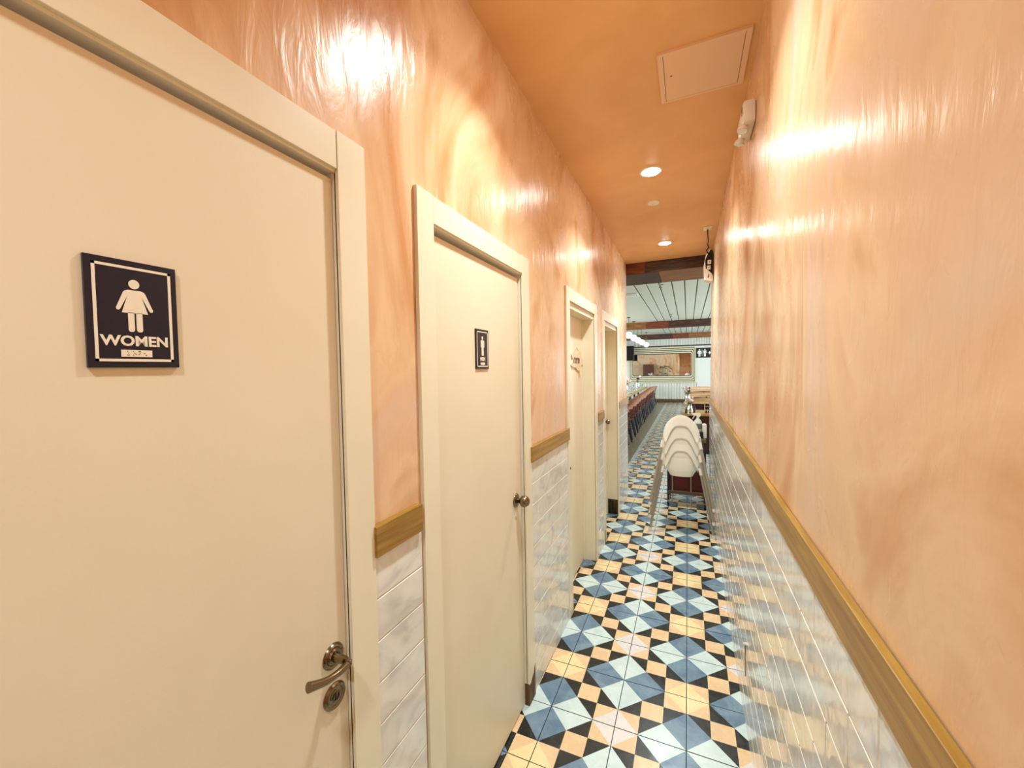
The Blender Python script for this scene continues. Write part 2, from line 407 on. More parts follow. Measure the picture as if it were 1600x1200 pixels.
# door 4: recessed
d4, o4 = door_frame('door_4', 'recessed cream door with knob and scuffed kick plate, last on the left', 1.978, 2.716, -0.128, .083, .075, drop=.036)
MB().box(-.168, -.128, o4(1.982), o4(2.712), .008, 2.042, .0015).build('door_slab', M['door'], d4)
MB().box(-.128, -.105, o4(2.700), o4(2.715), .0, 2.042).build('door_stop', M['casing'], d4)
k4 = knob(d4, -.128, o4(2.645), 1.045, .026)
MB().box(-.128, -.124, o4(2.62), o4(2.67), .95, 1.11, .001).build('back_plate', M['chrome'], d4)
MB().box(-.104, .004, o4(2.7135), o4(2.7165), .004, .17).build('kick_plate', M['kick'], d4)
MB().box(-.1278, -.1262, o4(2.45), o4(2.70), .012, .17).build('kick_plate', M['kick'], d4)
MB().box(.0125, .0145, o4(1.897), o4(1.925), .01, .13).build('worn_patch', M['worn'], d4)

# ------------------------------------------------------------------ signs on the doors
def pictogram(woman):
    """outlines in sign units (y to the right along the wall, z up), height about 1"""
    c = lambda cy, cz, r, n=20: [(cy + r*math.cos(2*PI*k/n), cz + r*math.sin(2*PI*k/n)) for k in range(n)]
    parts = [[(p[0]*0.95, p[1]) for p in c(0, .915, .088)]]
    if woman:
        parts.append([(-.10, .80), (.10, .80), (.14, .785), (.17, .75), (.285, .44), (.275, .41), (.245, .405), (.225, .425), (.105, .695), (.20, .36), (-.20, .36), (-.105, .695), (-.225, .425), (-.245, .405), (-.275, .41), (-.285, .44), (-.17, .75), (-.14, .785)])
        for s in (-1, 1):
            x = s*.063; parts.append([(x-.047, .37), (x-.047, .035), (x-.03, .005), (x, 0), (x+.03, .005), (x+.047, .035), (x+.047, .37)])
    else:
        parts.append([(-.14, .80), (.14, .80), (.175, .785), (.19, .75), (.19, .44), (.175, .42), (.15, .42), (.135, .44), (.135, .70), (.115, .70), (.115, .36), (-.115, .36), (-.115, .70), (-.135, .70), (-.135, .44), (-.15, .42), (-.175, .42), (-.19, .44), (-.19, .75), (-.175, .785)])
        for s in (-1, 1):
            x = s*.062; parts.append([(x-.053, .37), (x-.053, .03), (x-.035, .004), (x+.035, .004), (x+.053, .03), (x+.053, .37)])
    return parts
def door_sign(label, yc, zc, w_, h_, x, woman, txt):
    s = empty('restroom_sign', (x, yc, zc)); tag(s, label, 'sign', 'restroom door signs')
    MB().box(0, .005, -w_/2, w_/2, -h_/2, h_/2, .0006).build('backing', M['navy'], s)
    bd = MB(); a, c = w_/2-.0075, h_/2-.0085; t = .0035
    for q in ((-a, a, c-t, c), (-a, a, -c, -c+t), (-a, -a+t, -c, c), (a-t, a, -c, c)): bd.box(.0050, .0056, *q)
    bd.build('border', M['signwhite'], s)
    hh = h_*.49; z0 = -h_*.165
    for k, pts in enumerate(pictogram(woman)):
        MB().prism([(p[0]*hh, z0 + p[1]*hh) for p in pts], 0, .005, .0058).build('pictogram', M['signwhite'], s)
    te = text_mesh(txt, .0195, .0003, .0006, 'lettering', M['signwhite'])
    link_mesh('lettering', te, s, (.0055, 0, -h_*.255), (math.radians(90), 0, math.radians(90)))
    pl = MB().box(.005, .0058, -w_*.17, w_*.17, -h_*.40, -h_*.335).build('braille_plate', M['signwhite'], s)
    dots = MB()
    for (gx, gy) in ((-12,1),(-11,2),(-12,3),(-10.5,1),(-6,3),(-6,1),(-4.5,2),(-3.2,1.4),(0,3),(1.5,3),(0,1.4),(1.3,2.2),(6,2),(8,1)):
        dots.lathe([(.0007, 0), (.0005, .0005), (0, .0006)], (.0058, gx*.00105 + .002, -h_*.40 + gy*.0026), (1, 0, 0), 6)
    dots.build('braille_dots', M['worn'], pl)
    return s
door_sign('navy WOMEN washroom sign with a skirted figure, on the nearest door', -1.4915, 1.722, .1035, .150, -.006, True, 'WOMEN')
door_sign('small navy MEN washroom sign on the second door', -.4235, 1.716, .1035, .152, -.012, False, 'MEN')

# plaque on the third door
pq = empty('door_plaque', (-.098, 1.36, 1.70)); tag(pq, 'pale scalloped plaque hung on the third door', 'plaque')
pts = []
for k in range(48):
    a = 2*PI*k/48; r = .062 + .010*math.cos(5*a + .6); pts.append((r*2.9*math.cos(a), r*1.15*math.sin(a)))
MB().prism(pts, 0, .001, .009).build('board', mat('plaque_pale_wood', S(232, 210, 180), .5, col2=S(222, 196, 164), nscale=30), pq)
for q in (-.10, -.055, -.01, .035):
    MB().tube([(.0095, q-.018, -.022), (.0095, q-.016, .012), (.0095, q, .022), (.0095, q+.016, .012), (.0095, q+.018, -.022)], .0035, 6).build('stroke', M['worn'], pq)
MB().prism([(.05, -.055), (.09, -.05), (.10, -.13), (.07, -.14)], 0, .001, .004).build('ribbon_tail', M['cushion'], pq)
MB().tube([(.004, -.10, .06), (.004, 0, .105), (.004, .10, .06)], .002, 6).build('cord', M['cushion'], pq)

# ------------------------------------------------------------------ corridor ceiling and wall fittings
def downlight(x, y, label):
    d = empty('recessed_light', (x, y, 2.955)); tag(d, label, 'ceiling light', 'corridor downlights')
    MB().lathe([(.058, -.003), (.064, -.005), (.072, -.003), (.074, 0)], (0, 0, 0), (0, 0, 1), 32).build('trim_ring', M['white'], d, True)
    MB().lathe([(0, -.012), (.03, -.010), (.050, -.006), (.059, -.002)], (0, 0, 0), (0, 0, 1), 32).build('lens', M['lens'], d, True)
    l = bpy.data.lights.new('lamp', 'AREA'); l.shape = 'DISK'; l.size = .11; l.energy = POT_POWER; l.color = POT_COL; l.spread = math.radians(117)
    o = bpy.data.objects.new('lamp', l); COL.objects.link(o); o.parent = d; o.location = (0, 0, -.016)
    return d
downlight(.494, 1.108, 'round recessed downlight nearer the access panel')
downlight(.499, 2.825, 'round recessed downlight near the wooden beam')
downlight(.494, -.48, 'round recessed downlight above the washroom doors, over the viewer')
downlight(.494, -2.33, 'round recessed downlight behind the viewer')
sd = empty('smoke_detector', (.47, 1.648, 2.955)); tag(sd, 'small white disc detector between the two ceiling lights', 'detector')
MB().lathe([(0, -.016), (.03, -.015), (.044, -.010), (.046, -.004), (.046, 0)], (0, 0, 0), (0, 0, 1), 28).build('cover', M['white'], sd, 35)
MB().lathe([(0, -.019), (.010, -.018), (.011, -.0155)], (0, 0, 0), (0, 0, 1), 16).build('sensor', M['panelpaint'], sd, True)
ap = empty('ceiling_access_panel', (.7785, .214, 2.955)); tag(ap, 'square pale access hatch in the orange ceiling', 'access panel')
w2, l2 = .1765, .169
b = MB(); fr = .022
b.box(-w2, w2, -l2, -l2+.012, -.011, 0); b.box(-w2, w2, l2-.012, l2, -.011, 0)
b.box(-w2, -w2+fr, -l2+.012, l2-.012, -.011, 0); b.box(w2-fr, w2, -l2+.012, l2-.012, -.011, 0)
b.build('frame', M['panelpaint'], ap)
MB().box(-w2+fr+.002, w2-fr-.002, -l2+.0125, l2-.0125, -.0105, -.002, .0008).build('hatch', M['panelpaint'], ap)
MB().lathe([(0, -.0125), (.004, -.0122), (.005, -.0105)], (-.125, -.02, 0), (0, 0, 1), 12).build('latch', M['steel'], ap)

# emergency light on right wall
el = empty('emergency_light', (.977, .245, 2.69)); tag(el, 'white emergency light unit high on the right wall', 'emergency light')
MB().box(-.045, .002, -.095, .095, -.045, .045, .010).build('housing', M['white'], el, 35)
for sy in (-1, 1):
    hh = MB().lathe([(.010, -.010), (.019, .003), (.022, .014), (.021, .018)], (-.040, sy*.055, -.046), (-.25, sy*.15, -.9), 20).build('lamp_head', M['white'], el, 35)
    MB().lathe([(0, .016), (.020, .0178)], (-.040, sy*.055, -.046), (-.25, sy*.15, -.9), 20).build('lens', M['plate'], hh)
MB().box(-.0465, -.044, -.075, -.045, .005, .03).build('test_panel', M['steel'], el)

# black and white unit at the corridor end with cable to the ceiling socket
sk = empty('ceiling_outlet', (.897, 2.507, 2.955)); tag(sk, 'pale rectangular outlet plate on the ceiling by the right wall', 'outlet')
MB().box(-.036, .036, -.058, .058, -.007, 0, .002).build('plate', M['white'], sk)
for q in (-.022, .022): MB().box(-.012, .012, q-.012, q+.012, -.0085, -.006).build('socket', M['panelpaint'], sk)
dv = empty('wall_speaker', (.972, 3.20, 2.74)); tag(dv, 'black and white boxy unit mounted high at the end of the right wall', 'speaker')
MB().prism([(-.085, -.15), (-.02, -.17), (0, -.17), (0, .16), (-.03, .17), (-.07, .12), (-.088, .02)], 1, -.07, .07).build('housing', M['white'], dv)
MB().prism([(-.06, .10), (-.025, .165), (-.004, .165), (-.004, -.10), (-.03, -.07), (-.072, -.03), (-.076, .06)], 1, -.074, -.069).build('front_panel', M['black'], dv)
for zq, xq in ((.035, -.035), (-.025, -.042)):
    bt = MB().box(xq-.018, xq+.018, -.079, -.073, zq-.022, zq+.022, .004).build('button', M['white'], dv)
    MB().prism([(xq-.006, zq-.007), (xq+.007, zq-.003), (xq+.002, zq+.008)], 1, -.0805, -.0788).build('mark', M['black'], bt)
MB().prism([(-.052, -.13), (-.042, -.135), (-.040, -.09), (-.048, -.10)], 1, -.0712, -.0698).build('vent_slot', M['black'], dv)
MB().box(-.006, .0, -.09, .09, -.11, .15).build('wall_bracket', M['black'], dv)
cb = MB().tube([(.897, 2.53, 2.944), (.90, 2.60, 2.92), (.915, 2.80, 2.90), (.91, 2.98, 2.935), (.93, 3.06, 2.915), (.905, 3.04, 2.885), (.92, 3.10, 2.87), (.93, 3.12, 2.86)], .006, 8).build('power_cable', M['black'], None, True)
tag(cb, 'short dark cable running from ceiling outlet to the wall unit', 'cable')

# wire stub hanging on the right wall tiles
ws = MB().tube([(.955, .18, .415), (.948, .20, .40), (.951, .235, .375), (.953, .25, .37)], .006, 8).build('caulk_strip', M['white'], None, True)
tag(ws, 'short white loose strip on the right wall tiles near the floor', 'strip')
ed = MB().box(.9545, .9568, .2480, .2500, .22, .372).build('wall_slot', M['worn'], wr)

# ------------------------------------------------------------------ end beam of the corridor
bm_ = empty('wood_beam', (.5, 3.52, 2.815)); tag(bm_, 'plank clad wooden beam closing the corridor ceiling', 'beam', 'ceiling beams')
MB().box(-.70, .85, .012, .70, .012, .33).build('core', M['beamtan'], bm_)
for (xa, xb, mt) in ((-.62, -.272, 'beamred'), (-.268, .80, 'beam')):
    MB().box(xa, xb, .0, .014, .004, .139).build('plank', M[mt], bm_)
for (xa, xb, mt) in ((-.62, -.112, 'beam'), (-.108, .80, 'beamtan')):
    MB().box(xa, xb, .006, .70, .0, .013).build('plank', M[mt], bm_)

# ------------------------------------------------------------------ dining room shell
YF = 18.25; H = 3.15
dc = MB().box(-5.0, 4.6, 3.66, 18.4, H+.05, H+.15)
dc = tag(dc.build('ceiling_dining', M['deck']), 'white ribbed metal deck ceiling of the dining room', 'ceiling', kind='structure')
MB().box(-5.0, -0.205, 3.7, YF, H, H+.05).build('flat_panel', M['deck'], dc)
for k in range(23):
    x = -0.19 + .2145*k
    x1 = min(x + .2145, 4.6)
    MB().prism([(x+.014, H), (x1-.014, H), (x1-.003, H+.05), (x+.003, H+.05)], 1, 3.7, YF).build('deck_pan', M['deck'], dc)
b = MB().box(-5, 4.6, YF, YF+.1, -.004, H)
fwall = tag(b.build('wall_far', M['dwall']), 'white far wall of the dining room behind the mirror', 'wall', kind='structure')
MB().box(-4.2, 1.09, YF-.003, YF, .02, .90).build('beadboard_back', M['framedark'], fwall)
MB().box(-4.2, 3.06, YF-.003, YF, 2.64, H).build('beadboard_back', M['framedark'], fwall)
bb = MB()
for k in range(80):
    x = -4.2 + k*.066
    if x < 1.08: bb.box(x+.006, x+.062, YF-.014, YF, .02, .90)
for k in range(110):
    x = -4.2 + k*.066
    bb.box(x+.006, x+.062, YF-.014, YF, 2.64, H)
tag(bb.build('beadboard', M['bead'], fwall), kind='stuff')
tag(MB().box(-5, 1.12, YF-.06, YF, .905, .945).build('trim_6', M['frame']), 'pale gilt ledge under the big mirror', 'ledge', kind='structure')
tag(MB().box(-5, 4.6, YF-.03, YF, 2.585, 2.64).build('trim_7', M['framedark']), 'dark trim strip above the big mirror', 'trim', kind='structure')
tag(MB().box(-5, 4.6, YF-.03, YF, 0, .16).build('baseboard_far', M['worn']), 'dark brown baseboard of the far dining room wall', 'baseboard', kind='structure')
b = MB(); b.box(-5, -.14, 3.52, 3.66, -.004, H); b.box(1.12, 4.6, 3.5, 3.66, -.004, H); b.box(-.14, 1.12, 3.53, 3.66, 3.05, H)
tag(b.build('wall_near', M['plaster']), 'peach plaster wall around the corridor mouth, facing the dining room', 'wall', kind='structure')
for nm, x0, x1, ya, yb, lab in (('wall_dining_right', 4.6, 4.7, 5.0, 16.0, 'white right wall of the dining room with long windows'),
                                ('wall_dining_left', -5.1, -5.0, 7.0, 16.0, 'white left wall of the dining room with long windows')):
    b = MB(); b.box(x0, x1, 3.5, ya, -.004, H); b.box(x0, x1, yb, 18.4, -.004, H); b.box(x0, x1, ya, yb, -.004, .8); b.box(x0, x1, ya, yb, 2.7, H)
    tag(b.build(nm, M['dwall']), lab, 'wall', kind='structure')

def room_beam(y, label, cuts):
    e = empty('wood_beam', (0, y, H-.23)); tag(e, label, 'beam', 'ceiling beams')
    MB().box(-4.9, 4.5, .012, .20, .005, .23).build('core', M['beam'], e)
    for xa, xb, mt in cuts: MB().box(xa, xb-.004, 0, .014, .0, .23).build('plank', M[mt], e)
room_beam(12.3, 'dark wooden ceiling beam midway down the dining room', ((-4.9, -3.0, 'beam'), (-3.0, -.55, 'beamtan'), (-.55, .15, 'beamred'), (.15, 2.6, 'beam'), (2.6, 4.5, 'beamtan')))
room_beam(17.75, 'dark wooden ceiling beam just in front of the far wall', ((-4.9, -2.6, 'beamtan'), (-2.6, .1, 'beam'), (.1, .75, 'beamred'), (.75, 2.4, 'beamtan'), (2.4, 4.5, 'beam')))

# mirror with stepped frame
mr = empty('wall_mirror', (-.42, YF, 1.75)); tag(mr, 'large rectangular mirror with stepped gilt frame on the far wall', 'mirror')
def rrect(hw, hh, r, n=6):
    pts = []
    for (cx, cz, a0) in ((hw-r, hh-r, 0), (-hw+r, hh-r, PI/2), (-hw+r, -hh+r, PI), (hw-r, -hh+r, 3*PI/2)):
        for k in range(n+1): pts.append((cx + r*math.cos(a0 + k/n*PI/2), cz + r*math.sin(a0 + k/n*PI/2)))
    return pts
def ring(name, o, i, ro, ri, y0, y1, mt, par):
    A = rrect(o[0], o[1], ro); B = rrect(i[0], i[1], ri); b = MB(); n = len(A)
    va = [[b.bm.verts.new((p[0], y, p[1])) for p in A] for y in (y0, y1)]; vb = [[b.bm.verts.new((p[0], y, p[1])) for p in B] for y in (y0, y1)]
    for k in range(n):
        k2 = (k+1) % n
        b._f([va[1][k], va[1][k2], vb[1][k2], vb[1][k]]); b._f([va[0][k], vb[0][k], vb[0][k2], va[0][k2]])
        b._f([va[0][k], va[0][k2], va[1][k2], va[1][k]]); b._f([vb[0][k], vb[1][k], vb[1][k2], vb[0][k2]])
    return b.build(name, mt, par)
hw, hh = 1.455, .815
for k in range(4):
    ox, oz = .042*k, .080*k
    ring('frame_band', (hw-ox, hh-oz), (hw-ox-.026, hh-oz-.048), .02+.03*k, .02+.03*k, -.012*(4-k)-.012, 0, M['frame'], mr)
    ring('frame_groove', (hw-ox-.025, hh-oz-.046), (hw-ox-.043, hh-oz-.082), .02+.03*k, .02+.03*k, -.012, 0, M['framedark'], mr)
P = rrect(hw-.160, hh-.31, .12); MB().prism(P, 1, -.010, -.001).build('mirror_glass', M['mirror'], mr)

# washroom direction sign on far wall
ds = empty('direction_sign', (1.40, YF-.02, 2.26)); tag(ds, 'black washroom direction sign with two white figures on the far wall', 'sign')
MB().box(-.33, .33, -.02, .02, -.22, .22).build('backing', M['black'], ds)
for wmn, xc in ((True, -.20), (False, .02)):
    for pts in pictogram(wmn):
        MB().prism([(xc + p[0]*.34, -.17 + p[1]*.34) for p in pts], 1, -.024, -.019).build('pictogram', M['plate'], ds)
MB().box(-.098, -.088, -.024, -.019, -.15, .16).build('divider', M['plate'], ds)
MB().prism([(.16, 0), (.22, .08), (.22, .035), (.31, .035), (.31, -.035), (.22, -.035), (.22, -.08)], 1, -.024, -.019).build('arrow', M['plate'], ds)

# television
tv = empty('television', (-2.16, 17.55, 2.31)); tag(tv, 'black flat television hanging beside the mirror', 'television')
MB().box(-.60, .60, -.03, .03, -.34, .34, .008).build('casing', M['black'], tv)
MB().box(-.58, .58, -.0315, -.029, -.32, .32).build('screen', mat('black_screen', S(8, 9, 16), .12), tv)
MB().tube([(0, .0, .2), (0, .0, .84)], .025, 8).build('ceiling_mount', M['black'], tv)

# ceiling vent and sprinklers
vt = empty('ceiling_vent', (-.40, 6.92, H)); tag(vt, 'square white ceiling diffuser at left of the deck ribs', 'vent')
for k in range(4): 
    a = .18-.045*k; ring('louvre', (a, a), (a-.03, a-.03), .005, .005, -.012-.004*k, -.002, M['dwall'], vt).rotation_euler = (math.radians(90), 0, 0)
for k, (x, y) in enumerate(((.274, 5.92), (.30, 10.37))):
    s = empty('sprinkler', (x, y, H-.035)); tag(s, 'ceiling sprinkler head, %s the first dining room beam' % ('nearest to the corridor, well before' if k == 0 else 'just before'), 'sprinkler', 'ceiling sprinklers')
    MB().tube([(0, 0, 0), (0, 0, -.05)], .012, 8).build('stem', M['steel'], s)
    MB().lathe([(.0, -.055), (.035, -.054), (.035, -.050), (0, -.048)], (0, 0, 0), (0, 0, 1), 12).build('deflector', M['steel'], s)
    MB().lathe([(.0, -.004), (.045, -.003), (.05, 0)], (0, 0, 0), (0, 0, 1), 14).build('escutcheon', M['steel'], s)

# pendant globes
for k in range(5):
    y = (10.7, 11.9, 13.1, 14.4, 16.3)[k]
    p = empty('globe_pendant', (-.90, y, H)); tag(p, 'white globe pendant light, %s of the row from the near end' % ORD[k], 'pendant light', 'globe pendants above the left tables')
    n = 16; prof = [(.105*math.sin(PI*t/10), -.535 - .105*math.cos(PI*t/10)) for t in range(11)]
    MB().lathe(prof[::-1], (0, 0, 0), (0, 0, 1), n).build('globe', M['globe'], p, True)
    MB().tube([(0, 0, 0), (0, 0, -.39)], .007, 6).build('rod', M['darkmetal'], p)
    MB().lathe([(.05, 0), (.05, -.02), (0, -.025)], (0, 0, 0), (0, 0, 1), 14).build('canopy', M['darkmetal'], p)

# ------------------------------------------------------------------ left row: chairs and tables
def make_chair():
    c = empty('dining_chair')   # faces -x, back toward +x
    MB().prism([(.20*math.cos(a)*1.0, .21*math.sin(a)) for a in [2*PI*k/20 for k in range(20)]], 2, .43, .465).build('seat', M['cwood'], c, 30)
    pts = []; 
    for k in range(15):
        a = math.radians(-118 + 236*k/14); pts.append((.02 + .235*math.cos(a), .25*math.sin(a), .775 - .05*(abs(k-7)/7)**2))
    b = MB(); n = len(pts); R = []
    for i, p in enumerate(pts):
        a = math.radians(-118 + 236*i/14); d = Vector((math.cos(a), math.sin(a), 0)); p = Vector(p); w_ = .034; h_ = .024 + .016*max(0, 1-abs(i-7)/5)
        R.append([b.bm.verts.new(p + d*sx*w_/2 + Vector((0, 0, sz*h_/2 + (h_-.022)/3))) for sx, sz in ((-1, -1), (1, -1), (1, 1), (-1, 1))])
    for A, B in zip(R, R[1:]):
        for k in range(4): b._f([A[k], A[(k+1) % 4], B[(k+1) % 4], B[k]])
    b._f(R[0][::-1]); b._f(R[-1]); b.build('back_rail', M['crail'], c, 50)
    for a in (-80, -27, 27, 80):
        q = math.radians(a)
        MB().tube([(.165*math.cos(q), .175*math.sin(q), .46), (.02 + .235*math.cos(q), .25*math.sin(q), .77)], .012, 6).build('spindle', M['cwood'], c)
    for sx in (-1, 1):
        for sy in (-1, 1):
            MB().tube([(.13*sx, .13*sy, .44), (.21*sx, .20*sy, 0.0)], [.021, .015], 6).build('leg', M['cleg'], c)
    for sy in (-1, 1): MB().tube([(-.17, .165*sy, .20), (.17, .165*sy, .20)], .009, 6).build('stretcher', M['cleg'], c)
    return c
proto = make_chair(); NCH = 18
for k in range(NCH):
    o = proto if k == 0 else copy_tree(proto)
    y = 5.75 + .685*k
    o.location = (-.60 - .012*k + random.uniform(-.015, .015), y, 0); o.rotation_euler = (0, 0, random.uniform(-.06, .06))
    tag(o, 'brown horseshoe back dining chair with black legs, %s of the aisle row' % ORD[k], 'chair', 'dining chairs along the aisle')
def table(loc, hx, hy, label, pedestal='panel'):
    t = empty('dining_table', loc); tag(t, label, 'table', 'dining tables')
    MB().box(-hx, hx, -hy, hy, .715, .75, .004).build('table_top', M['ttop'], t)
    if pedestal == 'panel':
        MB().box(-hx+.12, hx-.02, -hy+.10, -hy+.14, .06, .715).build('base_panel', M['maroon'], t)
        MB().box(-hx+.12, hx-.02, hy-.14, hy-.10, .06, .715).build('base_panel', M['maroon'], t)
        MB().box(-hx+.10, hx-.02, -hy+.08, hy-.08, 0, .06).build('plinth', M['cartblack'], t)
    else:
        MB().tube([(0, 0, .03), (0, 0, .715)], .035, 10).build('column', M['cleg'], t)
        MB().lathe([(.24, 0), (.24, .015), (.05, .03), (0, .032)], (0, 0, 0), (0, 0, 1), 20).build('foot', M['cleg'], t)
    return t
plate_me = MB().lathe([(0, .004), (.07, .004), (.105, .018), (.11, .02), (.107, .016), (.07, .0), (0, 0)], n=20).mesh('plate', M['plate'], 40)
glass_me = MB().lathe([(0, .003), (.03, .003), (.036, .13), (.038, .13), (.032, 0), (0, 0)], n=14).mesh('tumbler', M['glass'], 40)
def flowers(loc, label, petals, s=1.0, seed=1):
    rnd = random.Random(seed)
    v = empty('flower_vase', loc); tag(v, label, 'flowers', 'table flowers')
    MB().lathe([(0, 0), (.035*s, 0), (.045*s, .04*s), (.030*s, .10*s), (.022*s, .14*s), (.026*s, .15*s)], n=14).build('vase', M['glass'], v, 40)
    for k in range(7):
        a = rnd.uniform(0, 2*PI); r = rnd.uniform(.01, .075)*s; h = rnd.uniform(.19, .29)*s
        p = Vector((r*math.cos(a), r*math.sin(a), h))
        MB().tube([(0, 0, .06*s), p*.6 + Vector((0, 0, .02)), p], .0025*s, 5).build('stem', M['leaf'], v)
        b = MB()
        for q in range(2):
            for e in range(6):
                an = 2*PI*e/6 + q*.5; rr = (.036 if q == 0 else .022)*s
                c0 = p + Vector((0, 0, .004*q)); d = Vector((math.cos(an), math.sin(an), .35 + .4*q)).normalized()*rr; sd_ = Vector((-math.sin(an), math.cos(an), 0))*rr*.45
                b.poly([c0, c0 + d*.6 - sd_, c0 + d, c0 + d*.6 + sd_])
        b.lathe([(0, .026*s), (.018*s, .020*s), (.027*s, .004*s), (.020*s, -.012*s), (0, -.018*s)], p, (0, 0, 1), 9)
        b.build('blossom', petals[k % len(petals)], v)
    for k in range(4):
        a = 2*PI*k/4 + .4; d = Vector((math.cos(a), math.sin(a), .5))*.07*s; c0 = Vector((0, 0, .15*s)); sd_ = Vector((-math.sin(a), math.cos(a), 0))*.02*s
        MB().poly([c0, c0 + d*.5 - sd_, c0 + d, c0 + d*.5 + sd_]).build('leaf', M['leaf'], v)
for k in range(8):
    yt = 7.55 + 1.37*k
    table((-1.35, yt, 0), .38, .60, 'light wooden table with black foot, %s of the left row' % ORD[k], 'column')
    for j, (dx, dy) in enumerate(((.24, -.32), (.24, .32), (-.24, -.32), (-.24, .32))):
        side = 'aisle side' if dx > 0 else 'wall side'; end = 'near' if dy < 0 else 'far'
        o = link_mesh('dinner_plate', plate_me, None, (-1.35+dx, yt+dy, .75)); tag(o, 'white plate at the %s end, %s, of the %s left table' % (end, side, ORD[k]), 'plate', 'plates on the left tables')
        o = link_mesh('tumbler', glass_me, None, (-1.35+dx-.10*(1 if dx > 0 else -1), yt+dy+.15, .75)); tag(o, 'clear glass by the %s %s plate of the %s left table' % (end, side, ORD[k]), 'glass', 'glasses on the left tables')
flowers((-1.30, 13.03, .75), 'white flowers in a glass vase on the fifth left table', [M['petalw'], M['petalw'], M['petalp']], 1.9, 3)
flowers((-1.22, 15.77, .75), 'dark red and white flowers on the seventh left table', [M['petalr'], M['petalr'], M['petalw']], 1.9, 4)

# ------------------------------------------------------------------ right side: tables, bench seats
def bench(loc, label, flip):
    e = empty('bench_seat', loc); tag(e, label, 'bench', 'bench seats on the right')
    s = -1 if flip else 1
    MB().box(-.42, .55, -.20, .20, .38, .46, .015).build('seat', M['cushion'], e)
    pts = []
    MB().box(-.38, .5, -.17, .17, 0, .38).build('base', M['maroon'], e)
    n = 10; b = MB(); A = []
    for k in range(n+1):
        t = k/n; x = -.42 + .97*t; yy = s*(.17 + .04*math.sin(PI*t)); dz = .03*math.sin(PI*t)
        A.append([b.bm.verts.new((x, yy + q*.035, zz + dz)) for q, zz in ((-1, .845), (1, .845), (.8, .905), (-.8, .905))])
    for P_, Q_ in zip(A, A[1:]):
        for k in range(4): b._f([P_[k], P_[(k+1) % 4], Q_[(k+1) % 4], Q_[k]])
    b._f(A[0][::-1]); b._f(A[-1]); b.build('top_rail', M['cushion'], e, 40)
    MB().box(-.40, .53, s*.17-.012, s*.17+.012, .46, .80).build('shadow_gap_panel', M['maroon'], e)  # dark maroon sheet paints the shadow gap below the top rail
    for x in (-.38, .06, .5): MB().box(x-.018, x+.018, s*.17-.015, s*.17+.015, .40, .82).build('post', M['maroon'], e)
for k, y in enumerate((6.85, 9.0, 11.1, 13.2)):
    table((1.05, y, 0), .43, .42, 'light wooden table with maroon base on the right, %s from the corridor' % ORD[k])
    bench((1.12, y+.66, 0), 'tan bench seat behind the %s right table' % ORD[k], False)
    if k: bench((1.12, y-.66, 0), 'tan bench seat in front of the %s right table' % ORD[k], True)
flowers((.76, 6.62, .75), 'white and pink flowers in a vase on the nearest right table', [M['petalw'], M['petalw'], M['petalp']], 1.15, 8)
flowers((.72, 8.78, .75), 'tall pale flowers on the second right table', [M['petalw'], M['petalp'], M['petalr']], 1.5, 9)
ck = empty('condiment_rack', (1.06, 6.62, .75)); tag(ck, 'cream rack of dark jars on the nearest right table', 'rack')
MB().box(-.055, .055, -.05, .05, 0, .012).build('base', M['cushion'], ck)
for x in (-.05, .05): MB().box(x-.006, x+.006, -.05, .05, .012, .20).build('side', M['cushion'], ck)
for zz in (.065, .13, .19): MB().box(-.055, .055, -.05, .05, zz, zz+.008).build('shelf', M['cushion'], ck)
for zz in (.012, .073, .138):
    for x in (-.022, .022): MB().lathe([(0, 0), (.017, 0), (.017, .035), (.010, .045), (0, .045)], (x, -.02, zz), n=10).build('jar', M['black'], ck)
for k, (x, y, h_) in enumerate(((.69, 6.54, .12), (.83, 6.70, .16))):
    bt = empty('sauce_bottle', (x, y, .75)); tag(bt, ('short' if k == 0 else 'taller') + ' dark sauce bottle beside the flowers on the nearest right table', 'bottle', 'sauce bottles')
    MB().lathe([(0, 0), (.022, 0), (.022, h_*.6), (.010, h_*.8), (.010, h_*.9), (0, h_*.9)], n=12).build('body', M['worn'], bt, 40)
    MB().lathe([(.012, h_*.88), (.012, h_), (0, h_)], n=10).build('cap', M['black'], bt)

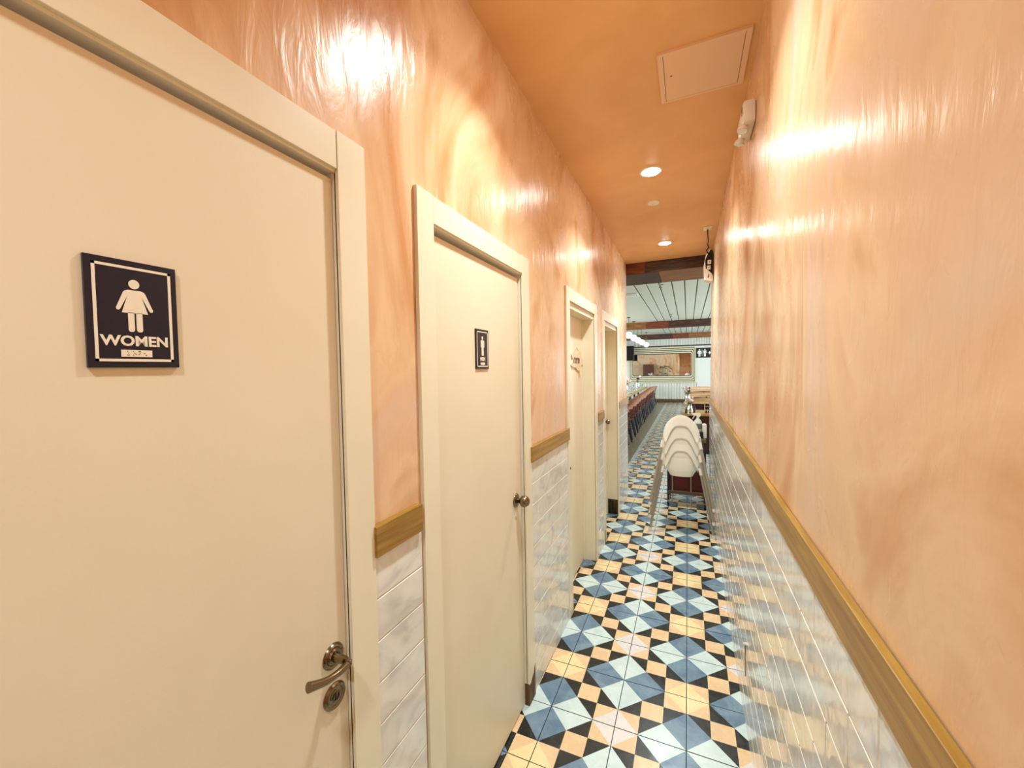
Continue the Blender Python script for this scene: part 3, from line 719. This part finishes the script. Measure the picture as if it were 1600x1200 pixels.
# ------------------------------------------------------------------ stacked high chairs
def make_high_chair():
    c = empty('high_chair')
    n = 56; sup = 3.2
    def foot(th, a, b_):           # superellipse, th=0 points to the back (-y)
        x, y = math.sin(th), -math.cos(th)
        r = (abs(x/a)**sup + abs(y/b_)**sup)**(-1/sup); return x*r, y*r
    b = MB(); lv = 7; R = []
    for i in range(n):
        th = 2*PI*i/n
        back = ((1+math.cos(th))/2)
        tw = min(th, 2*PI-th); zt = .705 + .185*(1 - (.5 - .5*math.cos(min(PI, tw*1.75)))**1.35)
        c2 = abs(math.cos(2*th))
        A0 = .198 if math.cos(th) > .7072 else (.10 if abs(math.cos(th)) < .7072 else .08)
        ph = (th + PI/4) % (PI/2) - PI/4; zb = .585 + A0*(1 - abs(ph/(PI/4))**4)
        col = []
        for k in range(lv+1):
            t = k/lv; zz = zt + (zb-zt)*t
            fl = (.890-zz)/.305
            a = .118 + .075*min(1, max(0, fl))**.8; d = .125 + .055*min(1, max(0, fl))
            x, y = foot(th, a, d); col.append((x, y, zz))
        R.append(col)
    V = [[b.bm.verts.new(p) for p in col] for col in R]
    # bowl inside
    W = []
    for i in range(n):
        th = 2*PI*i/n; zt = R[i][0][2]; col = []
        for k in range(1, 9):
            t = k/8; zz = zt + (.545-zt)*t
            a = R[i][0][0]; x, y = foot(th, .150 - .018*t, .15 - .02*t)
            s0 = math.hypot(R[i][0][0], R[i][0][1])/math.hypot(x, y)
            s = (s0*.96)*(1-t) + t if t < 1 else 1
            s = min(s, .97*s0 + .3*t)
            if k == 8: zz = .522; x *= .82; y *= .82
            col.append(b.bm.verts.new((x*s, y*s, zz)))
        W.append(col)
    bc = b.bm.verts.new((0, 0, .512))
    for i in range(n):
        j = (i+1) % n
        for k in range(lv): b._f([V[i][k], V[j][k], V[j][k+1], V[i][k+1]])
        b._f([V[i][0], W[i][0], W[j][0], V[j][0]])
        for k in range(7): b._f([W[i][k], W[i][k+1], W[j][k+1], W[j][k]])
        b._f([W[i][7], bc, W[j][7]])
    o = b.build('seat_shell', M['shell'], c, 60)
    md = o.modifiers.new('solid', 'SOLIDIFY'); md.thickness = .005; md.offset = 0
    for sx in (-1, 1):
        for sy in (-1, 1):
            top = Vector((.176*sx, .168*sy, .60)); bot = Vector((.288*sx, .31*sy, .012)); d = (bot-top).normalized()
            lg = MB().tube([top, bot], .0115, 12).build('leg', M['leg'], c, True)
            MB().tube([bot - d*.02, bot + d*.004, bot + d*.012], [.0145, .0145, .008], 12).build('foot_cap', M['white'], lg, True)
            MB().tube([top - d*.035, top + d*.035], [.017, .0145], 12).build('leg_socket', M['shell'], c, True)
    return c
hc = make_high_chair()
for k in range(3):
    o = hc if k == 0 else copy_tree(hc)
    o.location = (.655, 2.70, .128*k)
    tag(o, ('ivory high chair with steel legs, bottom of the stack, standing on the floor', 'ivory high chair in the middle of the stack of three', 'ivory high chair on top of the stack of three')[k], 'high chair', 'stacked high chairs')

# ------------------------------------------------------------------ bussing cart behind the high chairs
ct = empty('bus_cart', (.70, 3.46, 0)); tag(ct, 'black framed service cart with two shelves behind the high chairs', 'cart')
for sx in (-1, 1):
    for sy in (-1, 1):
        MB().tube([(.195*sx, .22*sy, .075), (.195*sx, .22*sy, .80)], .013, 8).build('post', M['cartblack'], ct)
        w_ = MB().tube([(.195*sx-.012, .22*sy, .038), (.195*sx+.012, .22*sy, .038)], .038, 16).build('caster', M['black'], ct, 40)
        MB().tube([(.195*sx-.0135, .22*sy, .038), (.195*sx+.0135, .22*sy, .038)], .014, 10).build('hub', M['steel'], w_)
MB().box(-.21, .21, -.235, .235, .15, .185, .004).build('lower_shelf', M['brownshelf'], ct)
MB().box(-.21, .21, -.235, .235, .765, .80, .004).build('upper_shelf', M['brownshelf'], ct)
for x in (-.15, .05): MB().tube([(x, -.222, .03), (x, -.222, .77)], .007, 8).build('front_bar', M['leg'], ct)
tb = empty('bus_tub', (.70, 3.46, .185)); tag(tb, 'dark red plastic tub on the lower cart shelf', 'tub')
b = MB(); b.prism([(-.165, -.19), (.165, -.19), (.165, .19), (-.165, .19)], 2, 0, .012)
for q in ((-.18, -.17, -.205, .205), (.17, .18, -.205, .205), (-.17, .17, -.205, -.195), (-.17, .17, .195, .205)): b.box(*q, 0, .30)
b.build('body', M['red'], tb); 
b = MB()
for q in ((-.188, -.168, -.213, .213), (.168, .188, -.213, .213), (-.168, .168, -.213, -.193), (-.168, .168, .193, .213)): b.box(*q, .295, .307)
b.build('rim', M['red'], tb)
bc = empty('black_crate', (.825, 3.37, .80)); tag(bc, 'small black crate under the spray bottle on the cart', 'crate')
b = MB(); b.box(-.055, .055, -.06, .06, 0, .01)
for q in ((-.055, -.045, -.06, .06), (.045, .055, -.06, .06), (-.045, .045, -.06, -.05), (-.045, .045, .05, .06)): b.box(*q, .01, .075)
b.build('body', M['black'], bc); MB().box(-.05, .05, -.055, .055, .068, .076).build('lid', M['cartblack'], bc)
wb_ = empty('paper_box', (.895, 3.42, .80)); tag(wb_, 'narrow white box beside the black crate on the cart', 'box')
MB().box(-.024, .024, -.05, .05, 0, .155, .002).build('body', M['plate'], wb_); MB().box(-.012, .012, -.03, .03, .155, .162).build('tissue', M['white'], wb_)
sb = empty('spray_bottle', (.825, 3.37, .876)); tag(sb, 'clear spray bottle with white trigger standing on the cart', 'bottle')
MB().lathe([(0, 0), (.040, 0), (.044, .01), (.044, .10), (.036, .125), (.017, .15), (.014, .165)], n=20).build('body', mat('frosted_clear_plastic', S(206, 212, 200), .2), sb, 40)
MB().lathe([(.0445, .03), (.0447, .095), (.0445, .0955)], n=20).build('label_band', mat('grey_label', S(96, 104, 92), .5), sb, 40)
hd_ = MB().prism([(-.06, .195), (-.052, .212), (.03, .214), (.032, .19), (.014, .163), (-.012, .163), (-.016, .188)], 1, -.013, .013).build('spray_head', M['white'], sb)
MB().tube([(-.03, 0, .19), (-.045, 0, .165), (-.055, 0, .145)], [.007, .006, .005], 8).build('trigger', M['white'], hd_)

# ------------------------------------------------------------------ things behind the corridor mouth that the mirror shows
pp = empty('potted_plant', (-1.05, 4.35, 0)); tag(pp, 'dark green leafy plant reflected in the big mirror', 'plant')
MB().lathe([(0, 0), (.16, 0), (.20, .35), (.21, .38), (.18, .36), (0, .34)], n=20).build('pot', M['cwood'], pp, 40)
rnd = random.Random(5)
for k in range(22):
    a = rnd.uniform(0, 2*PI); h = rnd.uniform(.8, 1.8); r = rnd.uniform(.1, .42); tip = Vector((r*math.cos(a), r*math.sin(a), h))
    MB().tube([(0, 0, .34), tip*.6 + Vector((0, 0, .2)), tip], .008, 5).build('stalk', M['leaf'], pp)
    d = Vector((math.cos(a), math.sin(a), .1))*.30; s_ = Vector((-math.sin(a), math.cos(a), .15))*.15; dn = Vector((0, 0, -.05))
    MB().poly([tip, tip + d*.35 - s_, tip + d*.75 - s_*.7 + dn, tip + d + dn*2, tip + d*.75 + s_*.7 + dn, tip + d*.35 + s_]).build('leaf', M['leaf'], pp)
cbx = empty('wood_cabinet', (-2.2, 3.95, 0)); tag(cbx, 'tall wooden cabinet reflected in the big mirror', 'cabinet')
MB().box(-.4, .4, -.25, .25, 0, 1.9).build('body', M['beamtan'], cbx)
for x in (-.2, .2):
    dd = MB().box(x-.19, x+.19, .25, .27, .05, 1.85, .004).build('cabinet_door', M['cwood'], cbx); MB().box(x-.01, x+.01, .27, .29, .9, 1.05).build('handle', M['steel'], dd)
